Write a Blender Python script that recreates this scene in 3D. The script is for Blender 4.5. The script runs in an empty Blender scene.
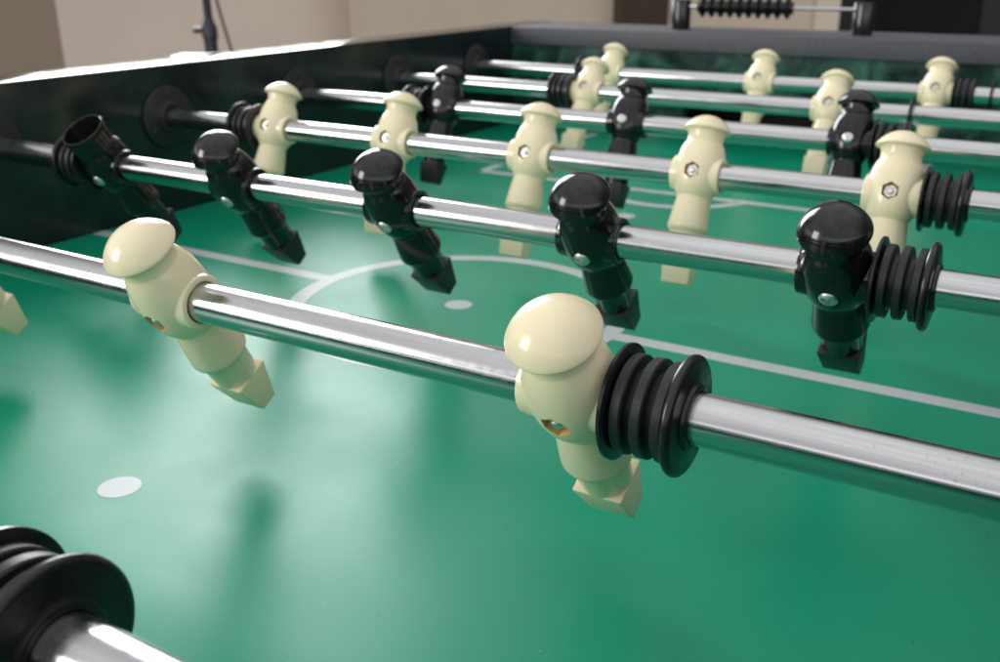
import bpy, bmesh, math, random
from mathutils import Vector, Matrix
random.seed(7)
PI = math.pi
S = 0.001                                   # everything is written in millimetres
sc = bpy.context.scene
col = sc.collection

# ------------------------------------------------------------------ helpers
def link(o, parent=None):
    col.objects.link(o)
    if parent: o.parent = parent
    return o

def tag(o, label=None, cat=None, group=None, kind=None):
    if label: o['label'] = label
    if cat: o['category'] = cat
    if group: o['group'] = group
    if kind: o['kind'] = kind
    return o

def empty(name, loc=(0, 0, 0)):
    o = bpy.data.objects.new(name, None)
    o.empty_display_size = 0.02
    o.location = Vector(loc) * S
    return link(o)

def finish(me, angle=35):
    for p in me.polygons: p.use_smooth = True
    try: me.set_sharp_from_angle(angle=math.radians(angle))
    except Exception: pass
    return me

def bm_mesh(name, bm, mats, angle=35):
    bmesh.ops.recalc_face_normals(bm, faces=bm.faces)
    for v in bm.verts: v.co *= S
    me = bpy.data.meshes.new(name)
    bm.to_mesh(me); bm.free()
    for m in (mats if isinstance(mats, (list, tuple)) else [mats]): me.materials.append(m)
    return finish(me, angle)

def mesh_obj(name, me, parent=None, loc=(0, 0, 0), rot=(0, 0, 0)):
    o = bpy.data.objects.new(name, me)
    o.location = Vector(loc) * S
    o.rotation_euler = rot
    return link(o, parent)

def obj(name, bm, mats, parent=None, loc=(0, 0, 0), rot=(0, 0, 0), angle=35):
    return mesh_obj(name, bm_mesh(name, bm, mats, angle), parent, loc, rot)

def add_lathe(bm, prof, axis='Z', seg=56, off=(0, 0, 0), closed=False, mi=0):
    """prof = [(radius, height)...] turned round the axis; radius 0 closes to a pole"""
    rings = []
    for r, h in prof:
        ring = []
        n = 1 if r < 1e-6 else seg
        for k in range(n):
            a = 2 * PI * k / seg
            x, y, z = r * math.cos(a), r * math.sin(a), h
            if axis == 'X': x, y, z = h, x, y
            elif axis == 'Y': x, y, z = y, h, x
            ring.append(bm.verts.new((x + off[0], y + off[1], z + off[2])))
        rings.append(ring)
    pairs = list(zip(rings, rings[1:]))
    if closed: pairs.append((rings[-1], rings[0]))
    for A, B in pairs:
        if len(A) == 1 and len(B) == 1: continue
        for k in range(seg):
            j = (k + 1) % seg
            if len(A) == 1: f = bm.faces.new((A[0], B[k], B[j]))
            elif len(B) == 1: f = bm.faces.new((A[k], A[j], B[0]))
            else: f = bm.faces.new((A[k], A[j], B[j], B[k]))
            f.material_index = mi
    return bm

def add_box(bm, x0, x1, y0, y1, z0, z1, bevel=0.0, mi=0, seg=2):
    r = bmesh.ops.create_cube(bm, size=1.0)
    vs = r['verts']
    for v in vs:
        v.co = Vector(((x0 + x1) / 2 + v.co.x * (x1 - x0), (y0 + y1) / 2 + v.co.y * (y1 - y0), (z0 + z1) / 2 + v.co.z * (z1 - z0)))
    for f in set(f for v in vs for f in v.link_faces): f.material_index = mi
    if bevel > 0:
        es = list(set(e for v in vs for e in v.link_edges))
        bmesh.ops.bevel(bm, geom=es, offset=bevel, segments=seg, profile=0.6, affect='EDGES')
    return bm

def add_extrude(bm, pts, y0, y1):
    """polygon in X-Z pushed from y0 to y1"""
    A = [bm.verts.new((x, y0, z)) for x, z in pts]
    B = [bm.verts.new((x, y1, z)) for x, z in pts]
    bm.faces.new(A); bm.faces.new(B[::-1])
    n = len(pts)
    for k in range(n):
        j = (k + 1) % n
        bm.faces.new((A[k], B[k], B[j], A[j]))
    return bm

def add_tube(bm, pts, r, seg=10):
    pts = [Vector(p) for p in pts]
    rings = []
    for i, p in enumerate(pts):
        d = (pts[min(i + 1, len(pts) - 1)] - pts[max(i - 1, 0)]).normalized()
        u = d.orthogonal().normalized()
        if rings:
            u = (lastu - d * lastu.dot(d)).normalized()
        lastu = u
        w = d.cross(u)
        rings.append([bm.verts.new(p + (u * math.cos(2 * PI * k / seg) + w * math.sin(2 * PI * k / seg)) * r) for k in range(seg)])
    for A, B in zip(rings, rings[1:]):
        for k in range(seg):
            j = (k + 1) % seg
            bm.faces.new((A[k], A[j], B[j], B[k]))
    bm.faces.new(rings[0]); bm.faces.new(rings[-1])
    return bm

def smooth_prof(pts, n=6):
    """Catmull-Rom through (r,z) points"""
    out = []
    P = [pts[0]] + list(pts) + [pts[-1]]
    for i in range(1, len(P) - 2):
        p0, p1, p2, p3 = P[i - 1], P[i], P[i + 1], P[i + 2]
        for k in range(n):
            t = k / n
            out.append(tuple(0.5 * ((2 * p1[c]) + (-p0[c] + p2[c]) * t + (2 * p0[c] - 5 * p1[c] + 4 * p2[c] - p3[c]) * t * t + (-p0[c] + 3 * p1[c] - 3 * p2[c] + p3[c]) * t ** 3) for c in (0, 1)))
    out.append(tuple(pts[-1]))
    return out

def boolean(base_bm, cut_bm):
    """base minus cutter, both bmeshes in mm; gives a new bmesh in mm"""
    bmesh.ops.recalc_face_normals(base_bm, faces=base_bm.faces)
    bmesh.ops.recalc_face_normals(cut_bm, faces=cut_bm.faces)
    ma, mb = bpy.data.meshes.new('a'), bpy.data.meshes.new('b')
    base_bm.to_mesh(ma); cut_bm.to_mesh(mb); base_bm.free(); cut_bm.free()
    oa, ob = bpy.data.objects.new('a', ma), bpy.data.objects.new('b', mb)
    col.objects.link(oa); col.objects.link(ob)
    md = oa.modifiers.new('cut', 'BOOLEAN'); md.object = ob; md.operation = 'DIFFERENCE'; md.solver = 'EXACT'
    dg = bpy.context.evaluated_depsgraph_get()
    out = bmesh.new()
    out.from_mesh(oa.evaluated_get(dg).to_mesh())
    bpy.data.objects.remove(oa); bpy.data.objects.remove(ob)
    bpy.data.meshes.remove(ma); bpy.data.meshes.remove(mb)
    return out

# ------------------------------------------------------------------ materials
class Mat:
    def __init__(s, name):
        s.m = bpy.data.materials.new(name); s.m.use_nodes = True
        s.nt = s.m.node_tree; s.N = s.nt.nodes; s.L = s.nt.links
        s.b = s.N['Principled BSDF']
    def set(s, **k):
        for n, v in k.items():
            n = {'color': 'Base Color', 'rough': 'Roughness', 'metal': 'Metallic', 'coat': 'Coat Weight', 'coatr': 'Coat Roughness',
                 'sss': 'Subsurface Weight', 'ssr': 'Subsurface Radius', 'sscale': 'Subsurface Scale', 'ior': 'IOR', 'spec': 'Specular IOR Level'}[n]
            if n == 'Base Color': v = (*v, 1)
            s.b.inputs[n].default_value = v
        return s
    def node(s, t, **k):
        n = s.N.new(t)
        for a, v in k.items():
            if a in n.inputs: n.inputs[a].default_value = v
            else: setattr(n, a, v)
        return n
    def coord(s, kind='Object', scale=(1, 1, 1)):
        tc = s.N.new('ShaderNodeTexCoord'); mp = s.N.new('ShaderNodeMapping')
        mp.inputs['Scale'].default_value = scale
        s.L.new(tc.outputs[kind], mp.inputs[0]); return mp.outputs[0]
    def noise(s, vec, scale, detail=3, rough=.5, dist=0):
        n = s.node('ShaderNodeTexNoise', Scale=scale, Detail=detail, Roughness=rough, Distortion=dist)
        s.L.new(vec, n.inputs['Vector']); return n.outputs[0]
    def ramp(s, fac, stops):
        r = s.N.new('ShaderNodeValToRGB'); s.L.new(fac, r.inputs[0])
        e = r.color_ramp.elements
        while len(e) < len(stops): e.new(.5)
        for el, (p, c) in zip(e, stops):
            el.position = p; el.color = (*c, 1) if hasattr(c, '__len__') else (c, c, c, 1)
        return r.outputs[0]
    def rough(s, out): s.L.new(out, s.b.inputs['Roughness'])
    def color(s, out): s.L.new(out, s.b.inputs['Base Color'])
    def bump(s, h, strength=.1, dist=.0002):
        bp = s.node('ShaderNodeBump', Strength=strength, Distance=dist)
        s.L.new(h, bp.inputs['Height']); s.L.new(bp.outputs[0], s.b.inputs['Normal']); return bp
    def mix(s, fac, a, b):
        mx = s.N.new('ShaderNodeMix'); mx.data_type = 'RGBA'
        if hasattr(fac, 'links'): s.L.new(fac, mx.inputs[0])
        else: mx.inputs[0].default_value = fac
        for v, i in ((a, 6), (b, 7)):
            if hasattr(v, 'links'): s.L.new(v, mx.inputs[i])
            else: mx.inputs[i].default_value = (*v, 1)
        return mx.outputs[2]

# ivory plastic
ivory = Mat('ivory_plastic').set(rough=.2, sss=.12, ssr=(1.0, .7, .35), sscale=.004, spec=.5)
v = ivory.coord()
ivory.color(ivory.ramp(ivory.noise(v, 60, 4), [(.3, (.86, .765, .51)), (.7, (.89, .80, .55))]))
ivory.rough(ivory.ramp(ivory.noise(v, 240, 4), [(.3, .15), (.75, .27)]))
ivory.bump(ivory.noise(v, 900, 2), .05)
sm = ivory.coord('Object', (1, 1, 4))
dirt = ivory.ramp(ivory.noise(sm, 130, 6, .72, .8), [(.62, 0.0), (.76, .35)])
ivory.color(ivory.mix(dirt, ivory.ramp(ivory.noise(v, 60, 4), [(.3, (.86, .765, .51)), (.7, (.89, .80, .55))]), (.58, .46, .27)))
IVORY = ivory.m
# the foot is moulded with fine upright ridges on its striking faces
def ridged(name, c, r):
    m = Mat(name).set(color=c, rough=r)
    vv = m.coord('Object', (1, 1, 1))
    w = m.node('ShaderNodeTexWave', wave_type='BANDS', bands_direction='X', Scale=330.0, Distortion=.4, Detail=1.0)
    m.L.new(vv, w.inputs['Vector'])
    m.bump(w.outputs[1], .2, .0003)
    return m.m
IVORY_FOOT = ridged('ivory_foot_plastic', (.87, .775, .52), .4)
BLACK_FOOT = ridged('black_foot_plastic', (.012, .013, .015), .42)
black = Mat('black_plastic').set(color=(.006, .0065, .0075), rough=.1, spec=.5)
v = black.coord()
black.rough(black.ramp(black.noise(v, 180, 5, .6), [(.35, .07), (.75, .2)]))
black.bump(black.noise(v, 700, 2), .03)
fleck = black.ramp(black.noise(v, 760, 2, .5), [(.71, 0.0), (.75, .6)])
black.color(black.mix(fleck, (.006, .0065, .0075), (.09, .088, .08)))
BLACK = black.m
pocket = Mat('shaded_pocket_ivory').set(rough=.45)  # warm shade and translucency of the nut pocket, put into its colour
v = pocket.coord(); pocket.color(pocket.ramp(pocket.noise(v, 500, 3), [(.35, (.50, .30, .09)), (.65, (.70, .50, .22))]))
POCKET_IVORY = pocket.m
rub = Mat('black_rubber').set(color=(.013, .0135, .015), rough=.45)
v = rub.coord()
rub.color(rub.ramp(rub.noise(v, 420, 5, .7), [(.45, (.011, .0115, .013)), (.7, (.02, .021, .023)), (.83, (.06, .06, .062))]))
rub.rough(rub.ramp(rub.noise(v, 150, 3), [(.3, .36), (.7, .55)]))
rub.bump(rub.noise(v, 1300, 2), .12)
RUBBER = rub.m
disc = Mat('black_disc_plastic').set(color=(.008, .0085, .0095), rough=.28)
v = disc.coord(); disc.rough(disc.ramp(disc.noise(v, 200, 4), [(.3, .2), (.75, .38)]))
disc.bump(disc.noise(v, 900, 2), .06)
DISC = disc.m
# chrome tube with grime and pitting
chrome = Mat('worn_chrome').set(color=(.78, .77, .76), metal=1.0, rough=.1)
vw = chrome.coord('Object', (1, 1, 1)); vs = chrome.coord('Object', (.06, 1, 1))
pits = chrome.ramp(chrome.noise(vw, 900, 3, .6), [(.62, 0.0), (.70, 1.0)])
pitmask = chrome.ramp(chrome.noise(vw, 28, 3, .6), [(.52, 0.0), (.64, .8)])
mm = chrome.N.new('ShaderNodeMath'); mm.operation = 'MULTIPLY'
chrome.L.new(pits, mm.inputs[0]); chrome.L.new(pitmask, mm.inputs[1])
streak = chrome.ramp(chrome.noise(vs, 420, 5, .65), [(.35, (.59, .592, .60)), (.65, (.54, .542, .55)), (.85, (.40, .39, .385))])
chrome.color(chrome.mix(mm.outputs[0], streak, (.44, .42, .39)))
smear = chrome.ramp(chrome.noise(vs, 120, 5, .7), [(.3, .12), (.65, .17), (.85, .26)])
scuff = chrome.ramp(chrome.noise(vw, 260, 6, .72), [(.42, 0.0), (.60, 1.0)])
patch = chrome.ramp(chrome.noise(vw, 16, 4, .65), [(.40, 0.04), (.62, .5)])
mu = chrome.N.new('ShaderNodeMath'); mu.operation = 'MULTIPLY'
chrome.L.new(scuff, mu.inputs[0]); chrome.L.new(patch, mu.inputs[1])
chrome.rough(chrome.mix(mu.outputs[0], smear, (.36, .36, .36)))
chrome.bump(chrome.noise(vs, 900, 4, .6), .07, .0001)
CHROME = chrome.m
steel = Mat('bolt_steel').set(color=(.80, .78, .74), metal=1.0, rough=.36)
v = steel.coord(); steel.bump(steel.noise(v, 1200, 3), .15)
STEEL = steel.m
# playing surface: smooth printed board, fine orange-peel grain and specks of dust
def field_mat(name, c0, c1, speck=True):
    f = Mat(name).set(rough=.3, spec=.36)
    v = f.coord()
    base = f.ramp(f.noise(v, 9, 4, .6), [(.3, c0), (.7, c1)])
    if speck:
        vo = f.node('ShaderNodeTexVoronoi', Scale=120.0); f.L.new(v, vo.inputs['Vector'])
        near = f.ramp(vo.outputs['Distance'], [(.035, 1.0), (.07, 0.0)])
        pick = f.ramp(f.noise(v, 36, 2), [(.55, 0.0), (.6, 1.0)])
        k = f.N.new('ShaderNodeMath'); k.operation = 'MULTIPLY'
        f.L.new(near, k.inputs[0]); f.L.new(pick, k.inputs[1])
        k2 = f.N.new('ShaderNodeMath'); k2.operation = 'MULTIPLY'; k2.inputs[1].default_value = .3
        f.L.new(k.outputs[0], k2.inputs[0])
        vo2 = f.node('ShaderNodeTexVoronoi', Scale=55.0); 
        mp = f.coord('Object', (1.3, .9, 1)); f.L.new(mp, vo2.inputs['Vector'])
        dark = f.ramp(vo2.outputs['Distance'], [(.02, .5), (.045, 0.0)])
        base = f.mix(k2.outputs[0], base, (.42, .45, .38))
        base = f.mix(dark, base, (.01, .05, .035))
    vo3 = f.coord('Object', (1, 7, 1))
    sc1 = f.ramp(f.noise(vo3, 60, 4, .7, 1.5), [(.69, 0.0), (.73, .14)])
    base = f.mix(sc1, base, (.30, .42, .36) if speck else (.10, .30, .20))
    if not speck:
        worn = f.ramp(f.noise(v, 420, 4, .7), [(.60, 0.0), (.70, .35)])
        base = f.mix(worn, base, (.12, .33, .22))
    f.color(base)
    f.rough(f.ramp(f.noise(v, 14, 5, .65), [(.3, .28), (.7, .37)]))
    f.bump(f.noise(v, 1500, 3, .75), .42, .00014)
    return f.m
FIELD = field_mat('green_playfield', (.0008, .285, .156), (.001, .31, .171))
LINES = field_mat('printed_white', (.50, .55, .56), (.55, .60, .61), False)
# marbled black and green laminate of the inside walls
def marble(name, c0, c1, c2):
    m = Mat(name).set(rough=.2, spec=.5)
    v = m.coord('Object', (1, 1, 1))
    n = m.noise(v, 17, 9, .62, 1.2)
    m.color(m.ramp(n, [(.36, c0), (.5, c1), (.66, c2)]))
    m.rough(m.ramp(m.noise(v, 30, 4), [(.3, .16), (.7, .26)]))
    m.bump(m.noise(v, 500, 3), .05)
    return m.m
MARBLE = marble('green_black_marbled_laminate', (.006, .009, .012), (.008, .014, .016), (.010, .026, .023))
MARBLE_END = marble('lit_marbled_laminate', (.005, .012, .014), (.018, .062, .050), (.055, .165, .125))  # same laminate as the sides; its stronger light is put into the colours
lam = Mat('black_gloss_rail').set(color=(.012, .012, .014), rough=.12, spec=.75)
v = lam.coord(); lam.rough(lam.ramp(lam.noise(v, 25, 5, .65), [(.3, .07), (.7, .15)])); lam.bump(lam.noise(v, 300, 3), .05)
GLOSS = lam.m
rail = Mat('black_grained_rail').set(rough=.5)
v = rail.coord()
rail.color(rail.ramp(rail.noise(v, 260, 6, .75), [(.3, (.055, .055, .066)), (.7, (.098, .097, .112))]))
rail.bump(rail.noise(v, 600, 4, .7), .35, .0004)
RAIL = rail.m
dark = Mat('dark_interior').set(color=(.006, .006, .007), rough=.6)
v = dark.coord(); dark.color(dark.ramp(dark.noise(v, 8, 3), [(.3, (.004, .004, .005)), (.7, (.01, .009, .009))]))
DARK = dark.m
bear = Mat('bearing_plastic').set(color=(.021, .0185, .019), rough=.42)
v = bear.coord(); bear.bump(bear.noise(v, 700, 3), .1)
BEAR = bear.m
def paint(name, c):
    m = Mat(name).set(rough=.75)
    v = m.coord()
    m.color(m.ramp(m.noise(v, 3, 4), [(.3, tuple(x * .96 for x in c)), (.7, tuple(min(1, x * 1.04) for x in c))]))
    m.bump(m.noise(v, 90, 4), .1, .001)
    return m.m
WALL_A = paint('shaded_wall_paint', (.46, .365, .29))  # wall turned away from the light: its shade is put into the colour
WALL_B = paint('lit_beige_wall_paint', (.86, .74, .635))  # colour brightened to carry the softbox spill on this wall
WALL_C = paint('sand_wall_paint', (.66, .56, .45))
TRIM = paint('cream_trim_paint', (.75, .66, .54))
wood = Mat('dark_brown_wood').set(rough=.45)
v = wood.coord('Object', (1, 1, 9)); wood.color(wood.ramp(wood.noise(v, 4, 6, .6), [(.3, (.032, .016, .009)), (.7, (.06, .031, .017))]))
WOOD = wood.m
standm = Mat('stand_black_metal').set(color=(.022, .02, .03), rough=.4)
v = standm.coord(); standm.bump(standm.noise(v, 60, 3), .08)
STAND = standm.m
whitem = Mat('white_gloss').set(color=(.82, .82, .84), rough=.3)
v = whitem.coord(); whitem.bump(whitem.noise(v, 40, 3), .05)
WHITE = whitem.m

# ------------------------------------------------------------------ camera (fitted to the photograph)
CAM = Vector((676.28, -84.03, 205.59))
YAW, PITCH, ROLL, F = -0.5439, -0.3637, -0.0035, 975.46
fwd = Vector((math.sin(YAW) * math.cos(PITCH), math.cos(YAW) * math.cos(PITCH), math.sin(PITCH)))
rt = Vector((math.cos(YAW), -math.sin(YAW), 0)); up = rt.cross(fwd)
rt, up = rt * math.cos(ROLL) + up * math.sin(ROLL), -rt * math.sin(ROLL) + up * math.cos(ROLL)
cd = bpy.data.cameras.new('camera'); cam = bpy.data.objects.new('camera', cd); link(cam)
cam.matrix_world = Matrix(((rt.x, up.x, -fwd.x, CAM.x * S), (rt.y, up.y, -fwd.y, CAM.y * S), (rt.z, up.z, -fwd.z, CAM.z * S), (0, 0, 0, 1)))
cd.sensor_width = 36; cd.lens = F * 36 / 1000; cd.clip_start = .01; cd.clip_end = 60
cd.dof.use_dof = True; cd.dof.focus_distance = .302; cd.dof.aperture_fstop = 18; cd.dof.aperture_blades = 7
sc.camera = cam

def direction(u, v):                         # the direction a point of the photograph looks in
    d = fwd + rt * ((u - 500) / F) - up * ((v - 331) / F)
    return d.normalized()
def away(u, dist, z):                        # a spot in the room: compass bearing of column u, distance, height
    d = direction(u, 20); h = Vector((d.x, d.y, 0)).normalized()
    p = CAM + h * dist
    return Vector((p.x, p.y, z))

# ------------------------------------------------------------------ table
ZR, H, P = 81.5, 124.5, 163.0                # rod height, wall height, rod pitch
XW = 699.4; YN, YF = -250.0, 1062.6
XC, YC = 349.7, 405.0
table = tag(empty('foosball_table', (XC, YC, -100)), 'foosball table with green playing field, marbled black and green inner walls and black rails', 'foosball table')
TB = Vector((XC, YC, -100))
def tpart(name, bm, mats, angle=35):
    for v in bm.verts: v.co -= TB
    return obj(name, bm, mats, table, angle=angle)

bm = bmesh.new()
add_box(bm, 0, XW, YN - 40, YF + 40, -12, 0)
def strip(pts_in, pts_out, closed=False, z=.12):
    A = [bm.verts.new((x, y, z)) for x, y in pts_in]; B = [bm.verts.new((x, y, z)) for x, y in pts_out]
    n = len(A)
    for k in range(n if closed else n - 1):
        j = (k + 1) % n
        f = bm.faces.new((A[k], A[j], B[j], B[k])); f.material_index = 1
def disc_mark(cx, cy, r, z=.12):
    f = bm.faces.new([bm.verts.new((cx + r * math.cos(2 * PI * k / 48), cy + r * math.sin(2 * PI * k / 48), z)) for k in range(48)])
    f.material_index = 1
LW = 5.7; CR = 104.5
def arc(cx, cy, r, a0, a1, n=80):
    c = [(math.cos(a0 + (a1 - a0) * k / n), math.sin(a0 + (a1 - a0) * k / n)) for k in range(n + 1)]
    strip([(cx + (r - LW) * x, cy + (r - LW) * y) for x, y in c], [(cx + (r + LW) * x, cy + (r + LW) * y) for x, y in c])
ci = 8.9
strip([(0, YC - LW), (XC - CR, YC - LW)], [(0, YC + LW), (XC - CR, YC + LW)], z=.06)
strip([(XC + CR, YC - LW), (XW, YC - LW)], [(XC + CR, YC + LW), (XW, YC + LW)], z=.06)
arc(XC, YC, CR, 0, 2 * PI, 128)
disc_mark(XC, YC, 8.8)
for s in (-1, 1):
    disc_mark(XC + (5 if s < 0 else -4), YC + s * 265, 8.8)
    yb = YC + s * 365
    ye = YC + s * 634
    xa, xb = XC - 211.5, XC + 180.5
    strip([(xa, yb - LW), (xb, yb - LW)], [(xa, yb + LW), (xb, yb + LW)])
    for xl in (xa, xb):
        strip([(xl - LW, yb + s * LW), (xl - LW, ye)], [(xl + LW, yb + s * LW), (xl + LW, ye)])
    if s < 0: continue
    half = math.acos(22 / 74)
    ac = -PI / 2 if s > 0 else PI / 2
    arc(XC - 4, YC + s * 387, 74, ac - half + .06, ac + half - .06, 40)
tpart('playfield', bm, [FIELD, LINES])

for nm, x0, x1 in (('side_wall', -43, 0), ('side_wall', XW, XW + 43)):
    bm = bmesh.new(); add_box(bm, x0, x1, YN - 115, YF + 119, -100, H - 2.2)
    w = tpart(nm, bm, MARBLE)
    bm = bmesh.new(); add_box(bm, x0 - .6, x1 + (.6 if x0 > 0 else 0), YN - 115.6, YF + 119.6, H - 2.2, H, .5)
    c = bm_mesh('rail_cap', bm, GLOSS)
    c = mesh_obj('rail_cap', c, w, -TB)
# end walls: recessed marbled board with a goal opening, thick grained rail on top
gx0, gx1, gz = XC - 108, XC + 108, 57
for s, ye in ((1, YF), (-1, YN)):
    bm = bmesh.new()
    pts = [(0, -100), (XW, -100), (XW, 104), (0, 104)]
    r = 14
    hole = [(gx0, .0)] + [(gx0 + r - r * math.cos(a), gz - r + r * math.sin(a)) for a in [PI / 2 * k / 6 for k in range(7)]] + [(gx1 - r + r * math.sin(a), gz - r + r * math.cos(a)) for a in [PI / 2 * k / 6 for k in range(7)]] + [(gx1, .0)]
    poly = [(0, 0)] + hole + [(XW, 0), (XW, 104), (0, 104)]
    a, b = ye + s * 6, ye + s * 24
    add_extrude(bm, poly, min(a, b), max(a, b))
    w = tpart('end_wall', bm, MARBLE_END)
    bm = bmesh.new(); add_box(bm, 0.5, XW - .5, min(ye, ye + s * 118), max(ye, ye + s * 118), 103, H - .3, 1.2)
    o = bm_mesh('top_rail', bm, RAIL); mesh_obj('top_rail', o, w, -TB)
    bm = bmesh.new()
    y0, y1 = sorted((ye + s * 24.5, ye + s * 116))
    add_box(bm, gx0 - 20, gx1 + 20, y0, y1, -60, -50); add_box(bm, gx0 - 20, gx1 + 20, *sorted((ye + s * 110, ye + s * 116)), -50, 100)
    add_box(bm, gx0 - 26, gx0 - 20, y0, y1, -60, 100); add_box(bm, gx1 + 20, gx1 + 26, y0, y1, -60, 100)
    o = bm_mesh('goal_box', bm, DARK); mesh_obj('goal_box', o, w, -TB)
    bm = bmesh.new(); add_box(bm, -43, XW + 43, *sorted((ye + s * 119.8, ye + s * 130)), -100, H - 3, 1)
    o = bm_mesh('outer_board', bm, GLOSS); mesh_obj('outer_board', o, w, -TB)

bm = bmesh.new()
add_lathe(bm, [(8.6, 7), (8.6, 0), (26, 0), (26.4, .8), (26, 2.4), (24.8, 3.2), (14.5, 3.6), (13.2, 4.4), (12.8, 6.4), (12, 7)], 'X', closed=True)
for k in range(3):
    a = PI / 2 + 2 * PI * k / 3
    add_lathe(bm, [(0, 5.2), (1.6, 5.0), (2.6, 4.2), (2.8, 3.2), (2.8, 2.5), (0, 2.5)], 'X', 16, (0, 19.5 * math.cos(a), 19.5 * math.sin(a)))
bearing_me = bm_mesh('bearing', bm, BEAR)
for i in range(0, 7):
    mesh_obj('bearing', bearing_me, table, Vector((0, i * P, ZR)) - TB)

# ------------------------------------------------------------------ players
def body_profile(cap=True):
    neck = smooth_prof([(11.6, 25.6), (11.1, 23.6), (10.9, 21.6), (11.2, 19.6)], 4) if cap else [(13.5, 26), (13.1, 20), (13.1, 18.2)]
    torso = neck[:-1] + smooth_prof([neck[-1], (12.7, 16.8), (14.1, 12.2), (14.9, 6.5), (15.0, 1), (14.3, -5), (12.8, -10.4), (10.5, -14.3)], 6)
    low = [(10.35, -14.9), (10.5, -15.6), (12.5, -32.6), (12.55, -33.6), (12.2, -34.8), (11.0, -36.0), (10.4, -36.6), (10.1, -37.6), (9.2, -50.6), (0, -50.6)]
    if cap: top = [(0, 27), (11.9, 27)]
    else: top = [(0, 15), (11.4, 15), (12.2, 16.5), (12.6, 30.8), (12.9, 31.4), (13.5, 31.4), (13.8, 30.8), (13.7, 28)]
    return top + torso + low

def hexa(bm, r, y0, y1, rot=0):
    A = [bm.verts.new((r * math.cos(rot + PI / 3 * k), y0, r * math.sin(rot + PI / 3 * k))) for k in range(6)]
    B = [bm.verts.new((r * math.cos(rot + PI / 3 * k), y1, r * math.sin(rot + PI / 3 * k))) for k in range(6)]
    bm.faces.new(A); bm.faces.new(B[::-1])
    for k in range(6):
        j = (k + 1) % 6; bm.faces.new((A[k], B[k], B[j], A[j]))

def player_mesh(name, mat, nutside, cap=True):
    """nutside -1: hexagonal nut pocket faces -Y and the screw head +Y; +1 the other way round"""
    bm = bmesh.new(); add_lathe(bm, body_profile(cap), 'Z', 144)
    for q in bm.verts:                                    # the mould's parting line
        if abs(q.co.y) < .05 and abs(q.co.x) > 5: q.co.x *= 1 + .16 / abs(q.co.x)
    cut = bmesh.new()
    hexa(cut, 5.0, nutside * 9.6, nutside * 20, PI / 6)
    bm = boolean(bm, cut)
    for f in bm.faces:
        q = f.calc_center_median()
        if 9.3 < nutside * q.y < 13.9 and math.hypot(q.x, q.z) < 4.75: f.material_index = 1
    cut = bmesh.new(); add_lathe(cut, [(0, -nutside * 12.4), (4.9, -nutside * 12.4), (4.9, -nutside * 20), (0, -nutside * 20)], 'Y', 32)
    bm = boolean(bm, cut)
    for s in (-1, 1):                                     # bosses round the rod
        pr = [(8.35, 12), (8.35, 14.9), (8.7, 15.3), (10.3, 15.3), (10.75, 15.0), (10.95, 14.4), (11.1, 12), (11.6, 8)]
        add_lathe(bm, [(r, s * h) for r, h in pr], 'X', 56, closed=True)
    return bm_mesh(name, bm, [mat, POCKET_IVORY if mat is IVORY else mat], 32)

def cap_mesh(mat, h):
    r0, z0 = 14.75, 27.7
    R = (r0 * r0 + h * h) / (2 * h); am = math.asin(r0 / R)
    pr = [(R * math.sin(am * k / 18), z0 + h - R + R * math.cos(am * k / 18)) for k in range(19)]
    pr += [(14.8, 27.35), (14.6, 27.0), (14.1, 26.8), (12.2, 26.3), (11.7, 25.8), (0, 25.8)]
    bm = bmesh.new(); add_lathe(bm, pr, 'Z', 72)
    return bm_mesh('head_cap', bm, mat, 40)

def foot_mesh(mat):
    bm = bmesh.new()
    T = [bm.verts.new((x, y, -49.8)) for x, y in ((-9.3, -9.2), (9.3, -9.2), (9.3, 9.2), (-9.3, 9.2))]
    B = [bm.verts.new((x, y, -68.7)) for x, y in ((-8.7, -4.6), (8.7, -4.6), (8.7, 4.6), (-8.7, 4.6))]
    bm.faces.new(T); bm.faces.new(B[::-1])
    for k in range(4):
        j = (k + 1) % 4; bm.faces.new((T[k], B[k], B[j], T[j]))
    bmesh.ops.bevel(bm, geom=list(bm.edges), offset=.75, segments=3, profile=.5, affect='EDGES')
    return bm_mesh('foot', bm, mat, 30)

def screw_mesh(s):
    pr = [(0, 16.0), (1.6, 15.9), (3.0, 15.4), (4.0, 14.5), (4.35, 13.7), (4.35, 12.2), (0, 12.2)]
    bm = bmesh.new(); add_lathe(bm, [(r, s * h) for r, h in pr], 'Y', 40)
    for a, b in ((2.9, .55), (.55, 2.9)):
        cut = bmesh.new(); add_box(cut, -a, a, min(s * 13.6, s * 20), max(s * 13.6, s * 20), -b, b)
        bmesh.ops.rotate(cut, verts=cut.verts, cent=(0, 0, 0), matrix=Matrix.Rotation(.6, 3, 'Y'))
        bm = boolean(bm, cut)
    return bm_mesh('screw', bm, STEEL, 30)

def nut_mesh(s):
    bm = bmesh.new()
    hexa(bm, 3.6, s * 9.4, s * 12.5, .3)
    bmesh.ops.bevel(bm, geom=list(bm.edges), offset=.3, segments=2, affect='EDGES')
    add_lathe(bm, [(0, s * 14.3), (1.4, s * 14.2), (1.9, s * 13.7), (1.9, s * 10)], 'Y', 24)
    return bm_mesh('nut', bm, STEEL, 30)

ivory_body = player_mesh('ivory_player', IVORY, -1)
black_body = player_mesh('black_player', BLACK, 1)
capless_body = player_mesh('capless_player', BLACK, 1, cap=False)
ivory_cap, black_cap = cap_mesh(IVORY, 9.0), cap_mesh(BLACK, 10.2)
ivory_foot, black_foot = foot_mesh(IVORY_FOOT), foot_mesh(BLACK_FOOT)
screw_f, screw_b = screw_mesh(-1), screw_mesh(1)
nut_f, nut_b = nut_mesh(-1), nut_mesh(1)

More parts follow.
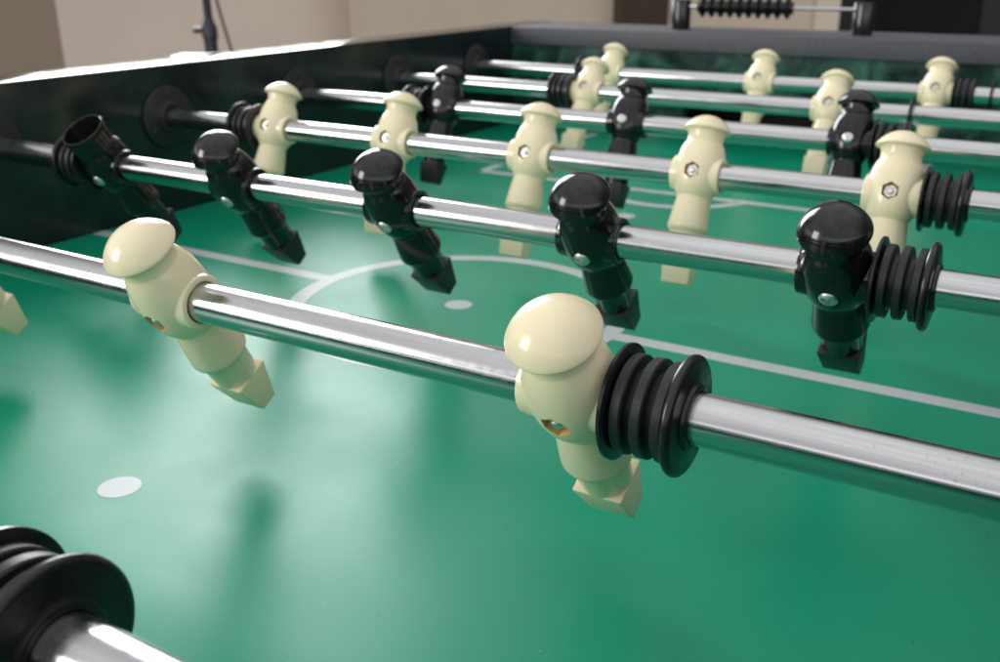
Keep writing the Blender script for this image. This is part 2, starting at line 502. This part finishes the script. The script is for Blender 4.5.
rod_group = 'chrome rods crossing the foosball table'
bm = bmesh.new(); add_lathe(bm, [(0, -150), (7.94, -150), (7.94, 830), (0, 830)], 'X', 64)
bar_me = bm_mesh('bar', bm, CHROME)

RODS = [  # colour, head tilt in degrees towards the near end, player positions, label
    ('black', 30, [], 'chrome rod at the near corner showing only a black bumper and its bare end'),
    ('ivory', 31.8, [201, 377.4, 553.6], 'chrome rod carrying three ivory players, in front of the five black ones'),
    ('black', 35.7, [134, 248, 364, 480.5, 594.7], 'chrome rod carrying five black players, one with a hollow open neck'),
    ('ivory', -23, [124.5, 241, 356.5, 473, 587], 'chrome rod carrying five ivory players, between two rods of black players'),
    ('black', -22.1, [174, 353, 528], 'chrome rod carrying three black players, behind five ivory ones'),
    ('ivory', -34.6, [236.5, 474], 'chrome rod carrying only two ivory players, with a loose black disc'),
    ('ivory', -31, [184, 361, 537], 'farthest chrome rod, carrying three ivory players beside the marbled end wall'),
]
def make_player(rod, colour, x, tilt, capped=True):
    iv = colour == 'ivory'
    p = mesh_obj('player', (ivory_body if iv else (black_body if capped else capless_body)), rod, (x, 0, 0), (tilt, 0, 0))
    if capped: mesh_obj('head_cap', ivory_cap if iv else black_cap, p)
    mesh_obj('foot', ivory_foot if iv else black_foot, p)
    mesh_obj('nut', nut_f if iv else nut_b, p)
    mesh_obj('screw', screw_b if iv else screw_f, p)
    if not capped: p['label'] = 'black player whose head cap is missing, leaving a hollow neck'
    return p
for i, (colour, tilt, xs, label) in enumerate(RODS):
    rod = tag(empty('player_rod', (0, i * P + (4 if i == 0 else 0), ZR)), label, 'foosball rod', rod_group)
    bar = mesh_obj('bar', bar_me, rod)
    bar.rotation_euler = (random.uniform(0, 6.28), 0, 0)
    for k, x in enumerate(xs):
        make_player(rod, colour, x, -math.radians(-tilt), capped=not (i == 2 and k == 0))

# ------------------------------------------------------------------ bumpers and loose discs on the rods
bm = bmesh.new()
add_lathe(bm, [(8.2, 0), (17.6, 0), (18.0, .3), (18.0, 1.3), (17.6, 1.6), (8.2, 1.6)], 'X', 72, closed=True)
washer_me = bm_mesh('washer', bm, DISC, 40)
def rib(x0, x1, r): return [(11.2, x0 - .45), (11.6, x0), (r - .5, x0), (r, x0 + .45), (r, x1 - .45), (r - .5, x1), (11.6, x1), (11.2, x1 + .45)]
bm = bmesh.new()
add_lathe(bm, [(8.2, 2.0), (11.5, 2.0)] + rib(2.6, 6.1, 15.3) + rib(8.9, 12.4, 15.3) + rib(15.2, 18.6, 15.2) + [(11.4, 18.9), (8.2, 18.9)], 'X', 72, closed=True)
sleeve_me = bm_mesh('rubber_sleeve', bm, RUBBER, 40)
bm = bmesh.new()
add_lathe(bm, [(r, h - .3) for r, h in [(8.2, 19.3), (16.6, 19.3), (17.6, 19.5), (18.2, 20.2), (18.35, 21), (18.1, 21.9), (17.4, 22.5), (16.4, 22.7), (10.6, 22.7), (10.2, 22.9), (10.0, 24.0), (9.6, 24.3), (8.2, 24.3)]], 'X', 72, closed=True)
enddisc_me = bm_mesh('end_disc', bm, DISC, 40)
bumper_group = 'black rubber bumpers on the rods'
BUMPERS = [  # rod, x where the washer lies, direction, with its end disc, label
    (0, 501.2, 1, True, 'black ribbed bumper in the near corner, cut by the picture edge'),
    (1, 569.3, 1, True, 'black ribbed bumper pressed against an ivory player on the nearest full rod'),
    (2, 610.4, 1, True, 'black ribbed bumper beside the end player of the five black ones, on the open side'),
    (3, 602.8, 1, True, 'black ribbed bumper touching the end ivory player of five, on the open side'),
    (4, 543.8, 1, True, 'black ribbed bumper partly hidden behind the domed head of an ivory player'),
    (5, 489.8, 1, False, 'black bumper behind a black head, parted from its loose disc, two ivory players'),
    (6, 552.8, 1, False, 'black ribbed bumper on the farthest rod, near the loose disc'),
    (2, 118.3, -1, True, 'black ribbed bumper next to the hollow necked black player'),
    (3, 108.8, -1, True, 'black ribbed bumper between the dark side wall and an ivory player of five'),
    (4, 158.2, -1, True, 'black bumper beside the black player nearest the side wall, three player rod'),
    (5, 220.8, -1, True, 'black ribbed bumper on the two player ivory rod, nearer the side wall'),
    (6, 168.3, -1, True, 'black bumper on the farthest rod behind an ivory head, nearer the side wall'),
]
for i, x, d, whole, label in BUMPERS:
    b = tag(empty('rubber_bumper', (x, i * P + (4 if i == 0 else 0), ZR)), label, 'bumper', bumper_group)
    b.rotation_euler = (random.uniform(0, 6), 0, 0 if d > 0 else PI)
    mesh_obj('washer', washer_me, b); mesh_obj('rubber_sleeve', sleeve_me, b)
    if whole: mesh_obj('end_disc', enddisc_me, b)
for i, x, label in ((5, 541, 'loose thin black disc on the rod of two ivory players'),
                    (6, 586, 'loose thin black disc on the farthest rod, past its bumper')):
    o = tag(mesh_obj('loose_disc', washer_me, None, (x, i * P, ZR)), label, 'disc', 'loose discs on the rods')
    o.scale = (1.2, .88, .88)

# ------------------------------------------------------------------ score counter on the end rail
sx0, sx1, sy, sz = 213.5, 431, 1117, H
counter = tag(empty('score_counter', (0, sy, sz)), 'black bead score counter on a silver wire between two posts on the end rail', 'score counter')
for x in (sx0, sx1):
    bm = bmesh.new(); add_lathe(bm, [(0, 0), (11, 0), (11.6, .6), (11.6, 33), (11.1, 34.4), (9.8, 35), (0, 35)], 'Z', 40)
    obj('post', bm, BLACK, counter, (x, 0, 0))
bm = bmesh.new(); add_lathe(bm, [(0, sx0), (2.1, sx0), (2.1, sx1), (0, sx1)], 'X', 20)
obj('wire', bm, CHROME, counter, (0, 0, 27))
bm = bmesh.new()
add_lathe(bm, [(2.3, 0), (6.8, 0), (7.2, .4), (7.2, 2.2), (11.4, 4.3), (12.3, 5.2), (12.3, 6.2), (11.4, 7.1), (7.2, 9.2), (7.2, 11.0), (6.8, 11.4), (2.3, 11.4)], 'X', 36, closed=True)
bead_me = bm_mesh('bead', bm, BLACK, 40)
for k in range(10):
    mesh_obj('bead', bead_me, counter, (sx0 + 22 + k * 11.5, 0, 27))

# ------------------------------------------------------------------ what shows of the room
FLOOR = -850
def wall_between(name, a, b, z0, z1, mat, thick=60):
    d = (b - a); n = Vector((-d.y, d.x, 0)).normalized()
    if n.dot(a - CAM) < 0: n = -n
    bm = bmesh.new()
    vs = []
    for p in (a, b, b + n * thick, a + n * thick): vs.append((p.x, p.y))
    A = [bm.verts.new((x, y, z0)) for x, y in vs]; B = [bm.verts.new((x, y, z1)) for x, y in vs]
    bm.faces.new(A); bm.faces.new(B[::-1])
    for k in range(4):
        j = (k + 1) % 4; bm.faces.new((A[k], A[j], B[j], B[k]))
    o = obj(name, bm, mat); return o
pa, pb = away(-260, 3300, 0), away(58, 3900, 0)
tag(wall_between('room_wall', pa, pb, FLOOR, 1700, WALL_A), kind='structure')
pc = away(352, 4150, 0)
tag(wall_between('room_wall', pb, pc, FLOOR, 1700, WALL_B), kind='structure')
pd, pe = away(350, 3900, 0), away(838, 4300, 0)
tag(wall_between('room_wall', pd, pe, FLOOR, 1700, WALL_C), kind='structure')
# doorway at the far side: cream casing, dark room behind it
pf = away(846, 4290, 0)
dirw = (pe - pd).normalized(); nrm = Vector((-dirw.y, dirw.x, 0))
if nrm.dot(pd - CAM) < 0: nrm = -nrm
q0 = away(815, 4240, 0); q1 = away(839, 4255, 0)
tag(wall_between('door_casing', q0, q1, FLOOR, 1250, TRIM, 40), kind='structure')
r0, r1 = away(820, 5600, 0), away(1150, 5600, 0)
tag(wall_between('dark_room_wall', r0, r1, FLOOR, 1700, DARK), kind='structure')  # near-black panels: the darkness of the room is put into their colour
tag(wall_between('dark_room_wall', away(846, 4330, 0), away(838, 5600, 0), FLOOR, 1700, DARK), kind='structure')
g = Mat('grey_fabric').set(color=(.035, .035, .042), rough=.8); v = g.coord(); g.bump(g.noise(v, 50, 3), .2)
o = wall_between('dark_curtain', away(981, 5000, 0), away(1100, 5000, 0), FLOOR, 1600, g.m, 30)
tag(o, 'dark grey curtain hanging in the unlit room beyond the doorway', 'curtain')
# wooden cabinet against the wall
c0, c1 = away(621, 3900, 0), away(668, 3960, 0)
cab = tag(empty('wooden_cabinet', (c0.x, c0.y, FLOOR)), 'dark brown wooden cabinet against the sand coloured wall', 'cabinet')
cw = wall_between('cabinet_body', c0, c1, FLOOR, 620, WOOD, 120); cw.parent = cab; cw.matrix_parent_inverse = Matrix.Translation(-cab.location)
# photographic light stand behind the side wall
sp = away(206, 2500, 0)
stand = tag(empty('light_stand', (sp.x, sp.y, FLOOR)), 'black light stand with clamp knob and hanging cable, behind the glossy side wall', 'light stand')
h0 = -60.0
bm = bmesh.new(); add_tube(bm, [(sp.x + 6, sp.y + 6, h0), (sp.x - 18, sp.y - 10, 1500)], 9.5, 20)
def spart(name, bm, m):
    for v in bm.verts: v.co -= Vector((sp.x, sp.y, FLOOR))
    return obj(name, bm, m, stand)
spart('upper_tube', bm, STAND)
bm = bmesh.new(); add_tube(bm, [(sp.x + 6, sp.y + 6, FLOOR + 180), (sp.x + 5, sp.y + 5, h0 + 55)], 13, 20)
spart('lower_tube', bm, STAND)
bm = bmesh.new()
add_lathe(bm, [(0, 26), (13, 26), (15, 34), (15, 74), (18, 78), (18, 105), (14, 112), (12, 122), (0, 122)], 'Z', 24, (sp.x + 4, sp.y + 4, -44))
cl = spart('clamp', bm, STAND)
right_h = Vector((rt.x, rt.y, 0)).normalized()
bm = bmesh.new()
k0 = Vector((sp.x, sp.y, 53)); add_tube(bm, [k0 - right_h * 6, k0 - right_h * 20, k0 - right_h * 21, k0 - right_h * 31], 7, 14)
k = spart('knob', bm, STAND)
bm = bmesh.new()
pts = []
for t in range(15):
    z = 400 - t * 42
    off = 26 + 36 * max(0, (200 - z) / 250) ** 1.5 - 8 * math.sin((z - 60) / 160)
    q = Vector((sp.x, sp.y, z)) + right_h * off
    pts.append(q)
add_tube(bm, pts, 3.2, 10)
spart('cable', bm, STAND)
for kk in range(3):
    a = 2 * PI * kk / 3 + .4
    bm = bmesh.new(); add_tube(bm, [(sp.x, sp.y, FLOOR + 420), (sp.x + 480 * math.cos(a), sp.y + 480 * math.sin(a), FLOOR + 12)], 10, 12)
    spart('leg', bm, STAND)
# white box beside the stand
tp = away(187, 2350, 0)
st = tag(empty('white_box', (tp.x, tp.y, FLOOR)), 'white box whose lid edge just shows above the side wall by the light stand', 'box')
bm = bmesh.new(); add_box(bm, -32, 64, -40, 40, 0, 845, 3); obj('box_body', bm, WHITE, st)
bm = bmesh.new(); add_box(bm, -35, 67, -43, 43, 846, 860.5, 3); obj('lid', bm, WHITE, st)
st.rotation_euler.z = math.atan2(right_h.y, right_h.x)

# ------------------------------------------------------------------ light
w = bpy.data.worlds.new('World'); sc.world = w; w.use_nodes = True
nt = w.node_tree; N, L = nt.nodes, nt.links
bg = N['Background']
tc = N.new('ShaderNodeTexCoord'); sx = N.new('ShaderNodeSeparateXYZ'); L.new(tc.outputs['Generated'], sx.inputs[0])
mr = N.new('ShaderNodeMapRange'); mr.inputs[1].default_value = -1; mr.inputs[2].default_value = 1; L.new(sx.outputs[2], mr.inputs[0])
def sky_ramp(stops):
    cr = N.new('ShaderNodeValToRGB'); L.new(mr.outputs[0], cr.inputs[0])
    e = cr.color_ramp.elements
    while len(e) < len(stops): e.new(.5)
    for el, (z, c) in zip(e, stops): el.position = (z + 1) / 2; el.color = (*c, 1)
    return cr.outputs[0]
# the unlit far half of the room, and the bright half with its windows behind the viewer
far_half = sky_ramp([(-1, (.05, .045, .04)), (-.05, (.06, .055, .05)), (.05, (.11, .10, .09)), (.34, (.13, .125, .12)), (.5, (.24, .24, .24)), (.62, (.52, .52, .525)), (.74, (.80, .80, .81)), (.86, (.92, .92, .93)), (1, (1.0, 1.0, 1.0))])
near_half = sky_ramp([(-1, (.05, .045, .04)), (-.05, (.14, .12, .10)), (.03, (.30, .29, .28)), (.11, (1.0, 1.0, 1.02)), (.15, (1.5, 1.5, 1.52)), (.23, (1.5, 1.5, 1.52)), (.30, (.72, .72, .74)), (.8, (.88, .88, .89)), (1, (1.0, 1.0, 1.0))])
mf = N.new('ShaderNodeMapRange'); mf.interpolation_type = 'SMOOTHSTEP'; mf.inputs[1].default_value = -.3; mf.inputs[2].default_value = .3; L.new(sx.outputs[1], mf.inputs[0])
cr = N.new('ShaderNodeMix'); cr.data_type = 'RGBA'; L.new(mf.outputs[0], cr.inputs[0]); L.new(near_half, cr.inputs[6]); L.new(far_half, cr.inputs[7])
nz = N.new('ShaderNodeTexNoise'); nz.inputs['Scale'].default_value = 2.2; nz.inputs['Detail'].default_value = 2; L.new(tc.outputs['Generated'], nz.inputs['Vector'])
m2 = N.new('ShaderNodeMapRange'); m2.inputs[1].default_value = .3; m2.inputs[2].default_value = .7; m2.inputs[3].default_value = .8; m2.inputs[4].default_value = 1.2
L.new(nz.outputs[0], m2.inputs[0])
mx = N.new('ShaderNodeVectorMath'); mx.operation = 'SCALE'; L.new(cr.outputs[2], mx.inputs[0]); L.new(m2.outputs[0], mx.inputs['Scale'])
L.new(mx.outputs[0], bg.inputs[0]); bg.inputs[1].default_value = 1.0

def area(name, az, el, dist, sxm, sym, radiance, color):
    az, el = math.radians(az), math.radians(el)
    d = Vector((-math.sin(az) * math.cos(el), math.cos(az) * math.cos(el), math.sin(el)))
    target = Vector((330, 300, 60))
    ld = bpy.data.lights.new(name, 'AREA'); ld.shape = 'RECTANGLE'; ld.size = sxm; ld.size_y = sym
    ld.energy = radiance * PI * sxm * sym; ld.color = color
    o = bpy.data.objects.new(name, ld); link(o)
    o.location = (target + d * dist) * S
    o.rotation_euler = d.to_track_quat('Z', 'Y').to_euler()
    return o
area('softbox_lamp', 49, 21, 2500, .92, 1.55, 12.0, (.95, .975, 1.0))
area('window_lamp', 137, 16, 1900, .66, .66, 12.0, (1.0, .97, .93))

sc.view_settings.view_transform = 'Standard'; sc.view_settings.look = 'None'
sc.view_settings.exposure = 0; sc.view_settings.gamma = 1
sc.cycles.use_denoising = True
sc.cycles.max_bounces = 8; sc.cycles.glossy_bounces = 6; sc.cycles.diffuse_bounces = 4
sc.cycles.sample_clamp_indirect = 6
